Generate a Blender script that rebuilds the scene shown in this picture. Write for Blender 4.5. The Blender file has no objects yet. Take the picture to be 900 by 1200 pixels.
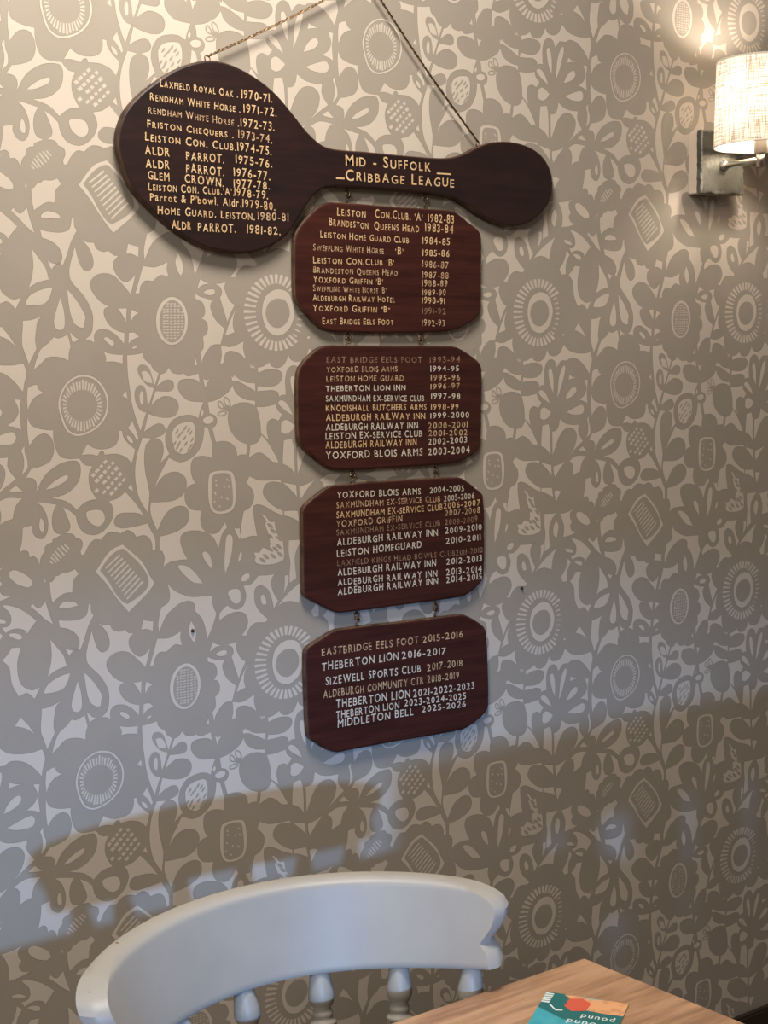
import bpy, bmesh, math, random
from mathutils import Vector, Matrix
random.seed(11)
SC = bpy.context.scene
COL = SC.collection
PI = math.pi

# ---------------------------------------------------------------- camera
CAMH = 1.46                                   # eye height of the photographer
RX = Vector((0.83348122, -0.55221229, -0.01925211))     # right, forward, up of the camera in world axes
FW = Vector((0.54692851, 0.82946045, -0.1134221))
UP = Vector((0.07860194, 0.08400567, 0.99336035))
CP = Vector((-0.725732, -1.870653, CAMH))
FPX = 1617.95                                 # focal length for a 900 px wide frame
cam_d = bpy.data.cameras.new('camera'); cam = bpy.data.objects.new('camera', cam_d); COL.objects.link(cam)
cam_d.sensor_fit = 'HORIZONTAL'; cam_d.sensor_width = 36; cam_d.lens = FPX / 900 * 36; cam_d.clip_start = .02
M = Matrix.Identity(4)
for i in range(3):
    M[i][0] = RX[i]; M[i][1] = UP[i]; M[i][2] = -FW[i]; M[i][3] = CP[i]
cam.matrix_world = M
SC.camera = cam

# ---------------------------------------------------------------- world, light, exposure
SC.view_settings.view_transform = 'Standard'; SC.view_settings.look = 'None'
SC.view_settings.exposure = 0.15; SC.view_settings.gamma = 1
w = bpy.data.worlds.new('room_ambient'); SC.world = w; w.use_nodes = True
w.node_tree.nodes['Background'].inputs[0].default_value = (1.0, .84, .70, 1)
w.node_tree.nodes['Background'].inputs[1].default_value = .11
def light(name, kind, loc, target, power, color, **kw):
    d = bpy.data.lights.new(name, kind); o = bpy.data.objects.new(name, d); COL.objects.link(o)
    d.energy = power; d.color = color
    for k, v in kw.items(): setattr(d, k, v)
    o.location = loc
    o.rotation_euler = (Vector(target) - Vector(loc)).to_track_quat('-Z', 'Y').to_euler()
    return o
light('assumed_ceiling_light', 'AREA', (.05, -.68, 2.65), (.1, -.45, 1.2), 27, (1, .915, .82), shape='DISK', size=.45)  # unseen lamp, assumed from the warm light coming from above
light('assumed_ceiling_light', 'AREA', (-2.2, -2.6, 2.7), (-.2, 0, 1.2), 34, (1, .945, .89), shape='DISK', size=.9)  # second unseen lamp, added to light the wall from the left
day = light('assumed_daylight_spot', 'SPOT', (-1.27, -4.3, 1.41), (.02, 0, .75), 480, (.24, .49, 1), shadow_soft_size=.045,  # stretched spot lamp stands in for assumed daylight; no window built
            spot_size=math.radians(44), spot_blend=1.0)
day.scale = (1.0, .27, 1.0)

# ---------------------------------------------------------------- helpers
def ray(x, y):
    return RX * ((x - 450) / FPX) + UP * (-(y - 600) / FPX) + FW
def on_wall(x, y, d=0.0):                     # point seen at a photo pixel, d metres in front of the wall
    r = ray(x, y); t = (-d - CP.y) / r.y
    return CP + r * t
def on_level(x, y, z):
    r = ray(x, y); t = (z - CP.z) / r.z
    return CP + r * t

def mat(name, color, rough=.6, spec=.5, metal=0, bump=None, noise=None, coat=0):
    m = bpy.data.materials.new(name); m.use_nodes = True
    nt = m.node_tree; b = nt.nodes['Principled BSDF']
    b.inputs['Base Color'].default_value = (*color, 1); b.inputs['Roughness'].default_value = rough
    b.inputs['Specular IOR Level'].default_value = spec; b.inputs['Metallic'].default_value = metal
    b.inputs['Coat Weight'].default_value = coat
    tc = nt.nodes.new('ShaderNodeTexCoord')
    if noise:                                 # (colour 2, scale vector, detail, low, high)
        c2, sc, det, lo, hi = noise
        mp = nt.nodes.new('ShaderNodeMapping'); mp.inputs['Scale'].default_value = sc
        nt.links.new(tc.outputs['Object'], mp.inputs['Vector'])
        n = nt.nodes.new('ShaderNodeTexNoise'); n.inputs['Scale'].default_value = 1; n.inputs['Detail'].default_value = det
        n.inputs['Roughness'].default_value = .65
        nt.links.new(mp.outputs[0], n.inputs['Vector'])
        r = nt.nodes.new('ShaderNodeValToRGB')
        r.color_ramp.elements[0].position = lo; r.color_ramp.elements[0].color = (*color, 1)
        r.color_ramp.elements[1].position = hi; r.color_ramp.elements[1].color = (*c2, 1)
        nt.links.new(n.outputs['Fac'], r.inputs['Fac']); nt.links.new(r.outputs[0], b.inputs['Base Color'])
    if bump:                                  # (scale vector, strength, distance)
        sc, st, di = bump
        mp = nt.nodes.new('ShaderNodeMapping'); mp.inputs['Scale'].default_value = sc
        nt.links.new(tc.outputs['Object'], mp.inputs['Vector'])
        n = nt.nodes.new('ShaderNodeTexNoise'); n.inputs['Scale'].default_value = 1; n.inputs['Detail'].default_value = 4
        nt.links.new(mp.outputs[0], n.inputs['Vector'])
        bp = nt.nodes.new('ShaderNodeBump'); bp.inputs['Strength'].default_value = st; bp.inputs['Distance'].default_value = di
        nt.links.new(n.outputs['Fac'], bp.inputs['Height']); nt.links.new(bp.outputs[0], b.inputs['Normal'])
    return m

MT = dict(
 taupe=mat('taupe_print', (.335, .295, .240), .46, .45, bump=((260, 260, 260), .12, .001), noise=((.355, .312, .256), (9, 9, 9), 3, .35, .7)),
 cream=mat('cream_paper', (.56, .49, .41), .7, .3, bump=((300, 300, 300), .15, .001), noise=((.59, .52, .435), (7, 7, 7), 3, .35, .7)),
 outline=mat('print_outline', (.25, .213, .165), .6, .3),
 spoon=mat('dark_stained_wood', (.014, .0070, .0070), .38, .5, bump=((18, 200, 260), .12, .0006), noise=((.030, .012, .010), (9, 30, 60), 5, .35, .75)),
 board=mat('mahogany_stained_wood', (.030, .0070, .0058), .36, .5, bump=((14, 150, 220), .15, .0006), noise=((.075, .020, .014), (6, 40, 85), 6, .35, .8)),
 edge=mat('worn_wood_edge', (.10, .055, .03), .6, .3, noise=((.035, .015, .01), (40, 40, 40), 4, .4, .65)),
 gold=mat('gold_paint', (.68, .49, .28), .5, .4, noise=((.60, .36, .16), (60, 60, 60), 3, .4, .7)),
 white=mat('cream_white_paint', (.64, .59, .48), .5, .4, noise=((.50, .42, .33), (70, 70, 70), 3, .5, .75)),
 faded=mat('faded_paint', (.34, .22, .14), .6, .3, noise=((.16, .08, .055), (110, 110, 110), 4, .35, .65)),
 dim=mat('thin_paint', (.58, .41, .25), .6, .3, noise=((.30, .17, .09), (120, 120, 120), 4, .45, .62)),
 brass=mat('tarnished_brass', (.42, .28, .12), .38, .5, 1, noise=((.16, .10, .05), (90, 90, 90), 3, .4, .65)),
 iron=mat('dark_bronze', (.16, .10, .06), .35, .5, 1),
 chrome=mat('satin_nickel', (.72, .68, .62), .28, .5, 1),
 paint=mat('chalky_white_paint', (.36, .335, .285), .45, .4, bump=((50, 50, 50), .08, .001), noise=((.335, .31, .265), (11, 11, 11), 3, .4, .7)),
 bare=mat('chipped_wood', (.22, .10, .05), .7),
 slate=mat('riven_slate', (.042, .042, .033), .5, .5, bump=((30, 30, 30), .9, .006), noise=((.09, .088, .07), (22, 22, 22), 6, .35, .7)),
 slate_edge=mat('chipped_slate_edge', (.22, .21, .18), .6, .4, bump=((60, 60, 60), .8, .004), noise=((.10, .10, .085), (50, 50, 50), 5, .4, .62)),
 box=mat('brushed_bronze_box', (.62, .52, .43), .42, .5, .3),
 table=mat('oiled_oak', (.27, .145, .078), .46, .5, bump=((30, 160, 160), .10, .0008), noise=((.47, .28, .16), (5, 60, 30), 9, .40, .60)),
 skirting=mat('dark_skirting_paint', (.03, .018, .012), .45),
 floor=mat('dark_floor_boards', (.10, .055, .03), .5, noise=((.06, .03, .018), (2, 30, 2), 5, .35, .7)),
 card_teal=mat('teal_print', (.012, .14, .14), .4),
 card_blue=mat('turquoise_print', (.03, .30, .36), .4, noise=((.08, .42, .46), (30, 30, 30), 2, .35, .7)),
 card_peach=mat('peach_print', (.72, .36, .17), .45, noise=((.42, .20, .10), (70, 70, 70), 4, .5, .72)),
 card_red=mat('red_print', (.62, .10, .055), .4),
 card_white=mat('white_print', (.72, .78, .74), .45),
 card=mat('card_stock', (.35, .38, .33), .6),
 plug=mat('dark_red_plug', (.03, .004, .004), .5),
 cap=mat('lamp_holder', (.75, .70, .62), .4),
)

def link(name, me, mats, parent=None, smooth=False):
    o = bpy.data.objects.new(name, me); COL.objects.link(o)
    for m in (mats if isinstance(mats, (list, tuple)) else [mats]): me.materials.append(MT[m] if isinstance(m, str) else m)
    if parent: o.parent = parent
    if smooth:
        for p in me.polygons: p.use_smooth = True
    return o
def pydata(name, vs, fs, mats, parent=None, smooth=False, mi=None):
    me = bpy.data.meshes.new(name); me.from_pydata([tuple(v) for v in vs], [], fs)
    if mi: me.polygons.foreach_set('material_index', mi)
    me.update()
    return link(name, me, mats, parent, smooth)
def from_bm(name, bm, mats, parent=None, smooth=False):
    me = bpy.data.meshes.new(name); bm.to_mesh(me); bm.free()
    return link(name, me, mats, parent, smooth)
def thing(name, loc, label, cat, group=None):
    o = bpy.data.objects.new(name, None); COL.objects.link(o); o.location = loc; o.empty_display_size = .05
    return tag(o, label, cat, group)
def tag(o, label, cat, group=None):
    o['label'] = label; o['category'] = cat
    if group: o['group'] = group
    return o
def tube(bm, pts, r, n=8, closed=False, rads=None):
    pts = [Vector(p) for p in pts]; m = len(pts); rings = []; up = None
    for i, p in enumerate(pts):
        if closed: t = pts[(i + 1) % m] - pts[i - 1]
        else: t = pts[min(i + 1, m - 1)] - pts[max(i - 1, 0)]
        t.normalize()
        if up is None:
            up = t.orthogonal().normalized()
        else:
            up = (up - t * up.dot(t)); up.normalize()
        s = t.cross(up); rr = rads[i] if rads else r
        rings.append([bm.verts.new(p + (up * math.cos(2 * PI * k / n) + s * math.sin(2 * PI * k / n)) * rr) for k in range(n)])
    for i in range(m if closed else m - 1):
        a, b = rings[i], rings[(i + 1) % m]
        for k in range(n): bm.faces.new((a[k], a[(k + 1) % n], b[(k + 1) % n], b[k]))
    if not closed:
        bm.faces.new(rings[0][::-1]); bm.faces.new(rings[-1])
def lathe(bm, prof, a, b, n=20):               # prof: (distance 0..1 along a->b, radius)
    a, b = Vector(a), Vector(b)
    tube(bm, [a.lerp(b, t) for t, _ in prof], 0, n, False, [r for _, r in prof])
def box(bm, lo, hi, bev=0.0):
    r = bmesh.ops.create_cube(bm, size=1)
    for v in r['verts']:
        v.co = Vector([lo[i] + (hi[i] - lo[i]) * (v.co[i] + .5) for i in range(3)])
    if bev:
        es = list({e for v in r['verts'] for e in v.link_edges})
        bmesh.ops.bevel(bm, geom=es, offset=bev, segments=2, affect='EDGES')
def catmull(pts, corner, sub):                 # closed curve through 2-D points, sharp where corner is set
    n = len(pts); out = []
    for i in range(n):
        p0, p1, p2, p3 = pts[i - 1], pts[i], pts[(i + 1) % n], pts[(i + 2) % n]
        if corner[i]: p0 = p1
        if corner[(i + 1) % n]: p3 = p2
        L = math.hypot(p2[0] - p1[0], p2[1] - p1[1]) or 1e-9
        l0 = math.hypot(p1[0] - p0[0], p1[1] - p0[1]); l3 = math.hypot(p3[0] - p2[0], p3[1] - p2[1])
        m1 = [(p2[k] - p0[k]) * L / ((L + l0) or 1) for k in (0, 1)]
        m2 = [(p3[k] - p1[k]) * L / ((L + l3) or 1) for k in (0, 1)]
        if corner[i] and corner[(i + 1) % n]: out.append(p1); continue
        for j in range(sub):
            t = j / sub; h1 = 2 * t**3 - 3 * t * t + 1; h2 = t**3 - 2 * t * t + t; h3 = -2 * t**3 + 3 * t * t; h4 = t**3 - t * t
            out.append(tuple(h1 * p1[k] + h2 * m1[k] + h3 * p2[k] + h4 * m2[k] for k in (0, 1)))
    return out

TILE = '''
0 *3514,2418 3588,2514 3653,2604 *3684,2720 3563,2749 *3461,2803 3495,2712 3520,2584
0 *-9,2383 16,2492 53,2587 104,2630 178,2595 194,2515 159,2412 105,2343 *40,2296 127,2334 *208,2339 232,2396 303,2429 *376,2418 429,2461 *484,2465 426,2528 429,2614 492,2704 558,2735 620,2709 *678,2657 *613,2860 508,2746 431,2677 336,2647 230,2664 154,2727 148,2804 202,2889 269,2951 *351,2990 297,3014 289,3076 337,3170 423,3234 *520,3266 *511,3377 438,3297 335,3233 230,3225 170,3271 *165,3362 111,3336 *59,3329 131,3271 157,3177 156,3053 80,2898 -74,2722 *-86,2623 -56,2515
0 *3719,2801 3609,2817 3473,2879 3420,2947 *3422,2980 3551,2977 3636,2954 3689,2885
0 *3801,2900 3759,3007 3719,3130 3732,3206 3793,3230 3834,3191 3840,3084 3827,2991
0 *3882,2815 3890,2930 3909,3068 3947,3161 4013,3205 *4056,3205 4069,3130 4076,3092 4024,2991 3960,2899
0 *3891,3246 *3916,3362 3972,3339 *4016,3335 3957,3308
0 *3082,2450 *3180,2458 3135,2608 3135,2744 3170,2851 3279,2922 *3371,2902 *3307,3016 3224,2942 *3134,2968 3069,2841 3053,2725 3043,2648 *2973,2567 3035,2512
0 *3378,3133 3469,3126 *3616,3080 3543,3129 3519,3220 3503,3327 *3512,3416 *3421,3570 3385,3463 *3359,3386 3362,3280 3374,3204
0 *3710,3298 3760,3314 *3864,3277 3879,3331 *3894,3401 3872,3455 *3863,3544 3801,3515 3709,3498 3624,3509 3554,3565 *3471,3629 3506,3526 3562,3419 3648,3359
0 *271,3460 385,3486 *491,3492 *484,3582 381,3560 *284,3560 295,3524
0 *3141,3187 *3072,3269 3195,3315 *3286,3388 3223,3286
0 2849,3332 2871,3316 2893,3332 2871,3349
0 *2878,3456 2972,3535 3108,3572 3246,3578 *3362,3560 3390,3660 3362,3758 *3342,3847 3259,3746 3149,3660 3012,3630 *2931,3667 2836,3666 *2755,3750 2715,3668 2648,3643 2573,3684 2535,3800 *2539,3974 2491,3973 *2446,3991 2433,3942 2355,3915 2263,3919 *2153,3922 *2167,3864 2303,3877 2421,3859 2498,3789 2493,3722 2422,3687 2304,3683 *2174,3715 *2169,3662 2253,3644 *2326,3603 2362,3652 2449,3669 2529,3629 *2591,3526 2617,3579 2702,3605 2810,3568
0 *2978,3849 3052,3880 *3129,3892 3038,3899 *2964,3917
0 *3244,-82 *3314,-74 3294,74 *3304,229 3243,202 *3155,179 3244,122 3286,34
0 *2690,4076 2646,3997 2614,3879 2610,3782 2647,3763 2674,3803 2694,3920
0 *2757,4146 2774,4020 2794,3883 2849,3758 2895,3725 2903,3788 2861,3924 2806,4060
0 *2900,171 2942,93 3010,26 3079,5 3106,49 3065,107 2982,148
0 *2921,329 3022,293 3133,257 3215,250 3243,301 3215,360 3104,375 3008,362
0 *2630,211 2538,159 2458,98 2432,58 2472,31 2538,62 2591,131
0 *2462,337 2470,283 2537,256 *2651,325 2602,385 2522,417 2461,390
0 *3328,394 *3292,439 3314,505 3313,605 *3283,689 3335,645 *3355,612 3354,538 3332,475
0 *2804,417 2899,476 3021,501 *3145,502 3136,605 *3219,724 3102,802 *2942,923 3061,800 3109,663 3081,583 2994,539 2871,563 2775,668 2720,783 *2671,883 *2668,574 2735,563 2782,510
0 *2686,1029 2800,1004 *2904,966 2813,1050 *2712,1169 2691,1112
0 *2495,488 *2602,473 *2628,563 2635,720 *2633,881 2572,805 *2471,751 2480,615
0 *2139,98 2261,98 *2401,77 2418,136 *2484,196 *2425,262 2352,236 2286,267 2266,353 *2289,476 *2188,392 2184,273 2164,176
0 *1852,3735 1949,3796 2037,3827 *2131,3834 *2130,3924 2056,3858 1958,3808 *1847,3782
0 *2081,3626 *2120,3640 *2139,3674
0 *1832,-152 1874,-64 1991,7 *2123,28 *2121,82 2049,51 1950,40 1860,57 1799,93 1763,167 1763,268 1799,362 1885,458 *2003,511 *1983,624 1929,618 *1865,630 1852,549 1795,488 1697,458 *1595,464 1573,377 *1556,309 1602,278 1619,212 1582,164 *1524,145 1517,75 *1506,25 1617,3 1716,-43 1787,-91
1 *1644,17 *1639,24 *1635,33 *1632,44 *1632,55 *1635,66 *1640,76 *1648,86 *1657,94 *1669,100 *1684,105 *1699,107 *1713,103 *1701,93 *1699,92 *1689,91 *1677,87 *1668,82 *1661,77 *1656,69 *1651,61 *1649,53 *1649,46 *1652,38 *1655,30 *1658,26
1 *1713,103 *1718,91 *1716,78 *1712,65 *1707,53 *1701,43 *1693,32 *1684,23 *1676,16 *1669,12 *1660,10 *1651,12 *1644,17 *1658,26 *1659,25 *1660,25 *1661,25 *1665,27 *1671,33 *1678,41 *1685,50 *1691,59 *1695,69 *1699,81 *1700,91 *1701,93
1 *1711,-18 *1708,-5 *1708,11 *1710,28 *1715,43 *1722,56 *1733,69 *1745,80 *1757,87 *1771,89 *1785,87 *1797,80 *1805,70 *1788,66 *1785,69 *1778,73 *1771,74 *1764,73 *1756,68 *1747,60 *1737,49 *1731,38 *1727,25 *1726,10 *1726,-4 *1727,-12
1 *1805,70 *1806,57 *1802,42 *1797,27 *1791,14 *1783,2 *1774,-10 *1764,-20 *1753,-27 *1742,-31 *1730,-31 *1718,-27 *1711,-18 *1727,-12 *1730,-15 *1733,-16 *1738,-16 *1744,-14 *1751,-9 *1760,-1 *1768,10 *1775,20 *1780,32 *1785,46 *1788,58 *1788,66
1 *1627,150 *1624,161 *1628,171 *1636,178 *1646,183 *1658,185 *1672,186 *1687,185 *1701,182 *1717,177 *1734,170 *1726,157 *1710,163 *1696,167 *1684,170 *1671,171 *1660,171 *1652,169 *1647,166 *1643,163 *1641,160 *1642,158
1 *1734,170 *1749,162 *1757,149 *1746,137 *1729,129 *1709,122 *1690,120 *1671,124 *1653,131 *1638,141 *1627,150 *1642,158 *1649,152 *1662,144 *1678,138 *1691,135 *1705,137 *1722,142 *1736,149 *1739,151 *1737,151 *1726,157
1 1701,90 1741,66 1794,71 1813,102 1768,134 1729,124
0 *1456,3762 1494,3780 *1539,3774 1508,3818 *1483,3875 1470,3817
0 *1366,3493 1373,3558 *1343,3610 *1390,3621 1381,3558
0 *1701,3407 1827,3427 *1994,3367 1988,3448 *2017,3562 1928,3495 1814,3469 1751,3502 *1737,3592 *1681,3614 1705,3520
0 *2063,3620 *2112,3663 *2081,3659
0 *1823,3745 1887,3788 2002,3819 *2092,3831 *2104,3904 2001,3848 1899,3803 *1828,3796
0 *1955,2970 1883,3070 1861,3183 *1880,3267 *1758,3304 1818,3164 1883,3051
0 *1465,2691 1525,2723 *1591,2742 1504,2751 *1423,2796
0 *1654,2741 1716,2737 *1785,2720 1769,2789 1799,2871 1836,2929 *1893,2970 1841,3052 *1794,3151 1754,3036 *1707,2888 1736,2839 1719,2781
0 *1396,2849 1461,2881 1556,2905 *1617,2913 1582,2971 1598,3052 1643,3134 *1752,3225 1723,3316 *1695,3398 1614,3397 1554,3430 1474,3527 *1452,3596 *1433,3485 1478,3429 *1476,3314 1532,3265 1539,3183 1508,3134 *1465,3118 1507,3069 1510,3003 1478,2938 1422,2914 *1394,2898
0 1505,2832 1560,2804 1637,2804 1645,2839 1596,2864 1539,2857
0 *921,1970 997,2053 1108,2115 1222,2153 1338,2160 *1490,2165 1481,2241 1498,2311 *1529,2375 1471,2514 *1397,2651 1378,2520 1338,2404 *1251,2309 1253,2241 1201,2196 1105,2196 1008,2239 890,2327 *793,2500 789,2399 *834,2228 925,2179 948,2090
0 *1202,2417 1229,2468 1255,2539 1252,2616 *1225,2663 1185,2599 1165,2511
0 *769,2564 914,2575 *1069,2519 1057,2588 *1075,2676 984,2656 *880,2721 789,2719 733,2775 *717,2851 *666,2852 727,2688
0 *1569,2379 1626,2326 *1677,2297 1726,2337 1805,2360 1887,2320 1927,2221 1913,2150 *1895,2099 1997,2089 *2097,2004 2245,2010 *2380,1997 2307,2016 2267,2100 2290,2207 *2355,2320 *2294,2405 2267,2275 2219,2173 2128,2117 2056,2139 2032,2232 2058,2357 2127,2444 *2207,2514 2175,2546 2042,2539 1958,2590 *1909,2671 *1850,2664 1918,2585 1941,2501 1904,2418 1804,2384 1683,2401 *1562,2456
0 1688,2160 1734,2122 1833,2133 1855,2196 1838,2280 1777,2291 1719,2233
0 2124,2242 2155,2224 2190,2284 2193,2337 2147,2341 2122,2294
0 1868,2015 1899,1975 1971,1965 1979,2009 1937,2045 1877,2046
0 *1869,1710 1888,1724 1876,1783 *1835,1828 1843,1763
0 *1367,2017 1248,1995 1155,1918 1082,1835 1064,1791 1122,1789 1197,1821 1281,1897
0 *1496,1875 1421,1792 1379,1712 1381,1670 1425,1670 1472,1720 1489,1798
0 *1661,1943 1654,1848 1667,1678 1692,1527 1727,1499 1766,1525 1768,1619 1737,1770
0 *2452,2039 2504,2039 2502,2124 *2428,2254 2448,2171 2455,2084
0 *2337,2389 2493,2249 2656,2144 *2738,2091 2669,2225 *2641,2379 2520,2341 2412,2351
0 *2525,1635 2633,1640 *2736,1641 2660,1705 2605,1820 2604,1960 *2616,2081 *2521,2132 2522,2012 2537,1894 2519,1774
0 2727,1750 2768,1794 2761,1893 2726,1966 2677,1906 2686,1807
0 *2796,1656 2933,1642 *3049,1605 2982,1660 *2982,1734 *3015,1777 2981,1831 3014,1898 *3103,1917 2986,1952 *2854,1967 2871,1842 2836,1729
0 3098,1669 3154,1653 3265,1732 3327,1818 3293,1846 3181,1796 3104,1730
0 *3003,1996 3077,2009 3190,2057 3287,2128 *3368,2201 3305,2268 *3260,2326 3229,2282 3147,2257 3063,2266 *3025,2289 *2986,2229 3057,2222 3093,2164 3076,2083 3026,2030
0 3052,2308 3111,2300 3193,2333 3194,2370 3149,2371 3084,2336
0 2884,2131 2970,2132 3037,2175 3010,2189 2916,2165
0 *2937,2254 *2990,2311 2928,2418 *2919,2562 *2846,2563 *2807,2497 2874,2419 2915,2341
0 *3830,1708 *3868,1763 3807,1821 *3784,1950 3706,1947 3626,1986 *3555,2034 3539,1921 *3537,1817 3566,1812 *3612,1756 3638,1759 *3679,1728 3751,1732
0 *3475,1771 *3492,1797 *3476,1819
0 3630,2082 3684,2040 3753,2040 3822,2064 *3846,2095 3750,2107 *3632,2104
0 *3614,2225 3726,2243 3848,2244 3938,2206 *3970,2088 *3992,2099 3995,2180 *4020,2219 3949,2337 3899,2461 *3850,2569 3780,2560 *3716,2617 *3677,2530 3745,2559 3815,2552 3845,2487 3814,2402 3730,2335 *3628,2302
0 *3308,2046 *3335,2018 3375,2062 *3412,2074 3452,2039 *3479,2010 3508,2125 *3552,2261 3470,2200 3389,2119
0 3110,1687 3154,1652 3243,1693 3323,1756 3345,1821 3302,1840 3220,1821 3139,1768
0 *3267,1228 *3372,1208 3369,1271 3409,1337 3479,1359 3529,1308 3551,1207 3534,1111 3496,1030 *3431,971 3532,990 *3653,1018 3607,1101 3593,1210 3618,1299 *3693,1333 3641,1354 *3588,1376 3587,1403 *3541,1411 3500,1447 *3501,1487 3452,1545 *3431,1638 3417,1574 3377,1531 *3326,1537 3313,1478 3272,1458 *3221,1474 3252,1355
0 *3470,1135 3497,1171 3505,1235 3496,1281 3463,1275 3449,1215
0 *-280,1046 -200,1092 *-134,1153 -112,1250 -47,1335 66,1369 174,1337 267,1248 304,1154 290,1072 *256,1025 369,997 *453,938 556,1051 *668,1209 587,1175 479,1162 370,1167 313,1219 311,1276 381,1322 489,1323 618,1309 *707,1295 744,1376 787,1454 793,1529 *790,1598 *753,1592 748,1509 704,1439 641,1420 *561,1430 532,1384 461,1348 *378,1379 316,1357 226,1358 *143,1424 64,1417 -10,1483 *-58,1567 *-93,1564 *-99,1523 -70,1461 -85,1404 *-145,1380 -177,1337 *-267,1322 -219,1297 -202,1243 -237,1137
0 -10,1122 79,1102 166,1119 199,1178 187,1242 132,1278 71,1265 4,1203
0 *3376,104 3414,186 3520,232 *3654,250 3653,336 3670,430 3717,519 3809,552 *3934,554 3997,624 *4080,642 4035,735 4038,846 4078,937 *4116,992 4013,1004 3942,1039 *3883,1090 3820,1030 3754,986 *3602,943 3740,921 3846,865 3923,775 3946,666 3931,602 3895,576 3774,580 3652,625 3528,719 *3428,881 3445,800 3418,736 *3331,715 *3390,633 3500,611 3604,564 3651,476 3651,383 3617,306 3551,277 3466,304 *3381,397 3369,245
0 *3539,853 3609,795 3697,745 3784,716 *3800,736 3782,770 3693,816 3624,843
0 *3139,842 3174,813 *3216,790 3255,826 *3300,863 3221,858
0 *2969,971 3102,912 *3274,925 3198,1007 *3162,1126 3087,1145 *3023,1177 3040,1078 3019,1007
0 *3396,3812 3447,3786 *3497,3777 3519,3831 *3573,3864 3491,3892 3430,3944 *3384,4034 3382,3919
0 *572,195 *515,263 575,327 *617,402 *637,378 613,297
0 *540,3498 631,3491 *726,3477 746,3541 *817,3595 846,3651 *910,3694 884,3761 *857,3825 821,3921 *780,4017 759,4080 719,4160 *664,4300 618,4172 575,4010 557,3849 541,3689
1 *866,3858 762,3814 684,3724 656,3652 680,3604 744,3600 797,3638 825,3711
2 *832,3800 736,3774 712,3709 704,3677 759,3670 803,3711
1 *813,4107 695,4094 634,4028 607,3930 624,3851 680,3812 733,3838 757,3919 763,4000
2 695,3877 712,3902 707,4014 680,4013 669,3932
0 *1037,-362 1081,-307 1174,-289 *1212,-299 1268,-265 *1402,-292 *1417,-193 1361,-227 1248,-238 1162,-216 1140,-143 1184,-60 1276,1 *1451,20 1405,120 *1383,194 1308,158 1213,154 1079,190 1001,269 963,365 965,463 *1004,564 *891,656 933,544 928,445 893,403 *838,384 942,348 968,300 937,242 873,231 779,267 *703,313 735,225 *767,121 839,148 968,173 1081,158 1136,94 1134,12 1070,-42 959,-59 874,-21 *807,30 839,-62 *869,-118 961,-110 1054,-113 1090,-152 1078,-218 1004,-236 938,-205 *880,-166 911,-238 *936,-294 988,-309
0 *686,372 *796,387 725,451 698,564 700,726 725,858 *745,966 735,1055 *716,1188 621,1023 587,882 581,719 610,559 652,448
0 *406,284 *447,289 457,354 516,429 *591,492 570,569 *543,635 474,567 359,529 *230,531 215,494 179,497 *145,538 58,517 *-38,520 *34,410 114,457 219,473 345,445 398,375
0 502,340 546,366 571,416 553,426 509,388
0 *995,604 1134,661 1268,627 1367,550 1430,436 *1455,288 *1502,307 1527,408 *1553,501 1541,567 *1542,642 1461,613 1365,608 1287,645 1264,743 1279,836 *1315,901 1224,932 1177,1004 1184,1104 1242,1180 *1380,1210 1362,1310 1391,1413 1492,1475 1590,1463 *1679,1360 *1704,1422 1649,1468 1612,1550 *1583,1653 1538,1544 1463,1470 1348,1430 1223,1419 1126,1450 1100,1523 1128,1626 *1182,1731 1067,1729 962,1741 *880,1783 899,1688 *874,1611 *837,1603 *845,1451 966,1436 1100,1397 1198,1330 1226,1249 1195,1163 1111,1135 1006,1157 918,1225 *822,1383 768,1263 746,1163 *757,1073 906,1079 1019,1076 1134,1034 1200,947 1199,847 1144,786 1070,760 966,775 869,843 *804,932 852,826 921,715
0 *529,854 *487,900 517,921 *547,933
0 *1434,97 1452,130 *1431,179 1413,146
0 1439,213 1489,182 1556,184 1578,218 1534,255 1467,255
0 *2043,517 2134,496 *2198,413 2296,529 2374,654 *2416,733 2330,720 2231,637 2151,607 2079,629 *2017,663 2030,601
0 *2018,868 2135,919 2292,932 *2430,934 *2446,968 2318,949 2226,977 2191,1072 2264,1174 2369,1250 *2456,1291 *2453,1344 2342,1297 2210,1220 2119,1191 *2059,1206 2058,1307 2077,1445 *2097,1548 1998,1546 *1894,1572 *1868,1537 1890,1412 *1929,1256 2015,1217 2067,1133 2061,1035 *1974,937
0 *2469,1296 2555,1297 *2654,1304 2667,1368 *2675,1428 2554,1370 *2469,1345
0 *2464,965 2557,986 *2646,1007 *2656,1146 2570,1056
0 *2697,1346 2757,1344 *2819,1368 2770,1425 *2729,1502 2710,1431
0 *1795,1433 1839,1445 *1869,1436 *1868,1580 1826,1504
0 *2161,1304 2207,1320 2276,1403 *2338,1405 2346,1478 2374,1559 *2441,1608 2452,1714 2448,1845 2353,1884 2208,1888 2086,1864 *2051,1826 2068,1784 *2044,1733 2121,1737 2164,1692 *2235,1712 2267,1663 *2260,1584 2241,1522 *2200,1414 2225,1399
0 *467,3919 *511,3872 *522,3948
0 278,3319 305,3304 365,3336 394,3367 374,3402 311,3359
0 *454,3006 507,3010 *557,3005 *545,3151 504,3076
0 *614,3018 649,3037 *697,3057 637,3092 *599,3156 598,3084
0 *572,3262 639,3262 *691,3307 608,3338 *562,3377
0 *595,3425 642,3399 *668,3410 631,3430
0 *605,2338 669,2356 *728,2366 *720,2474 647,2443 *576,2440 594,2384
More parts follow.
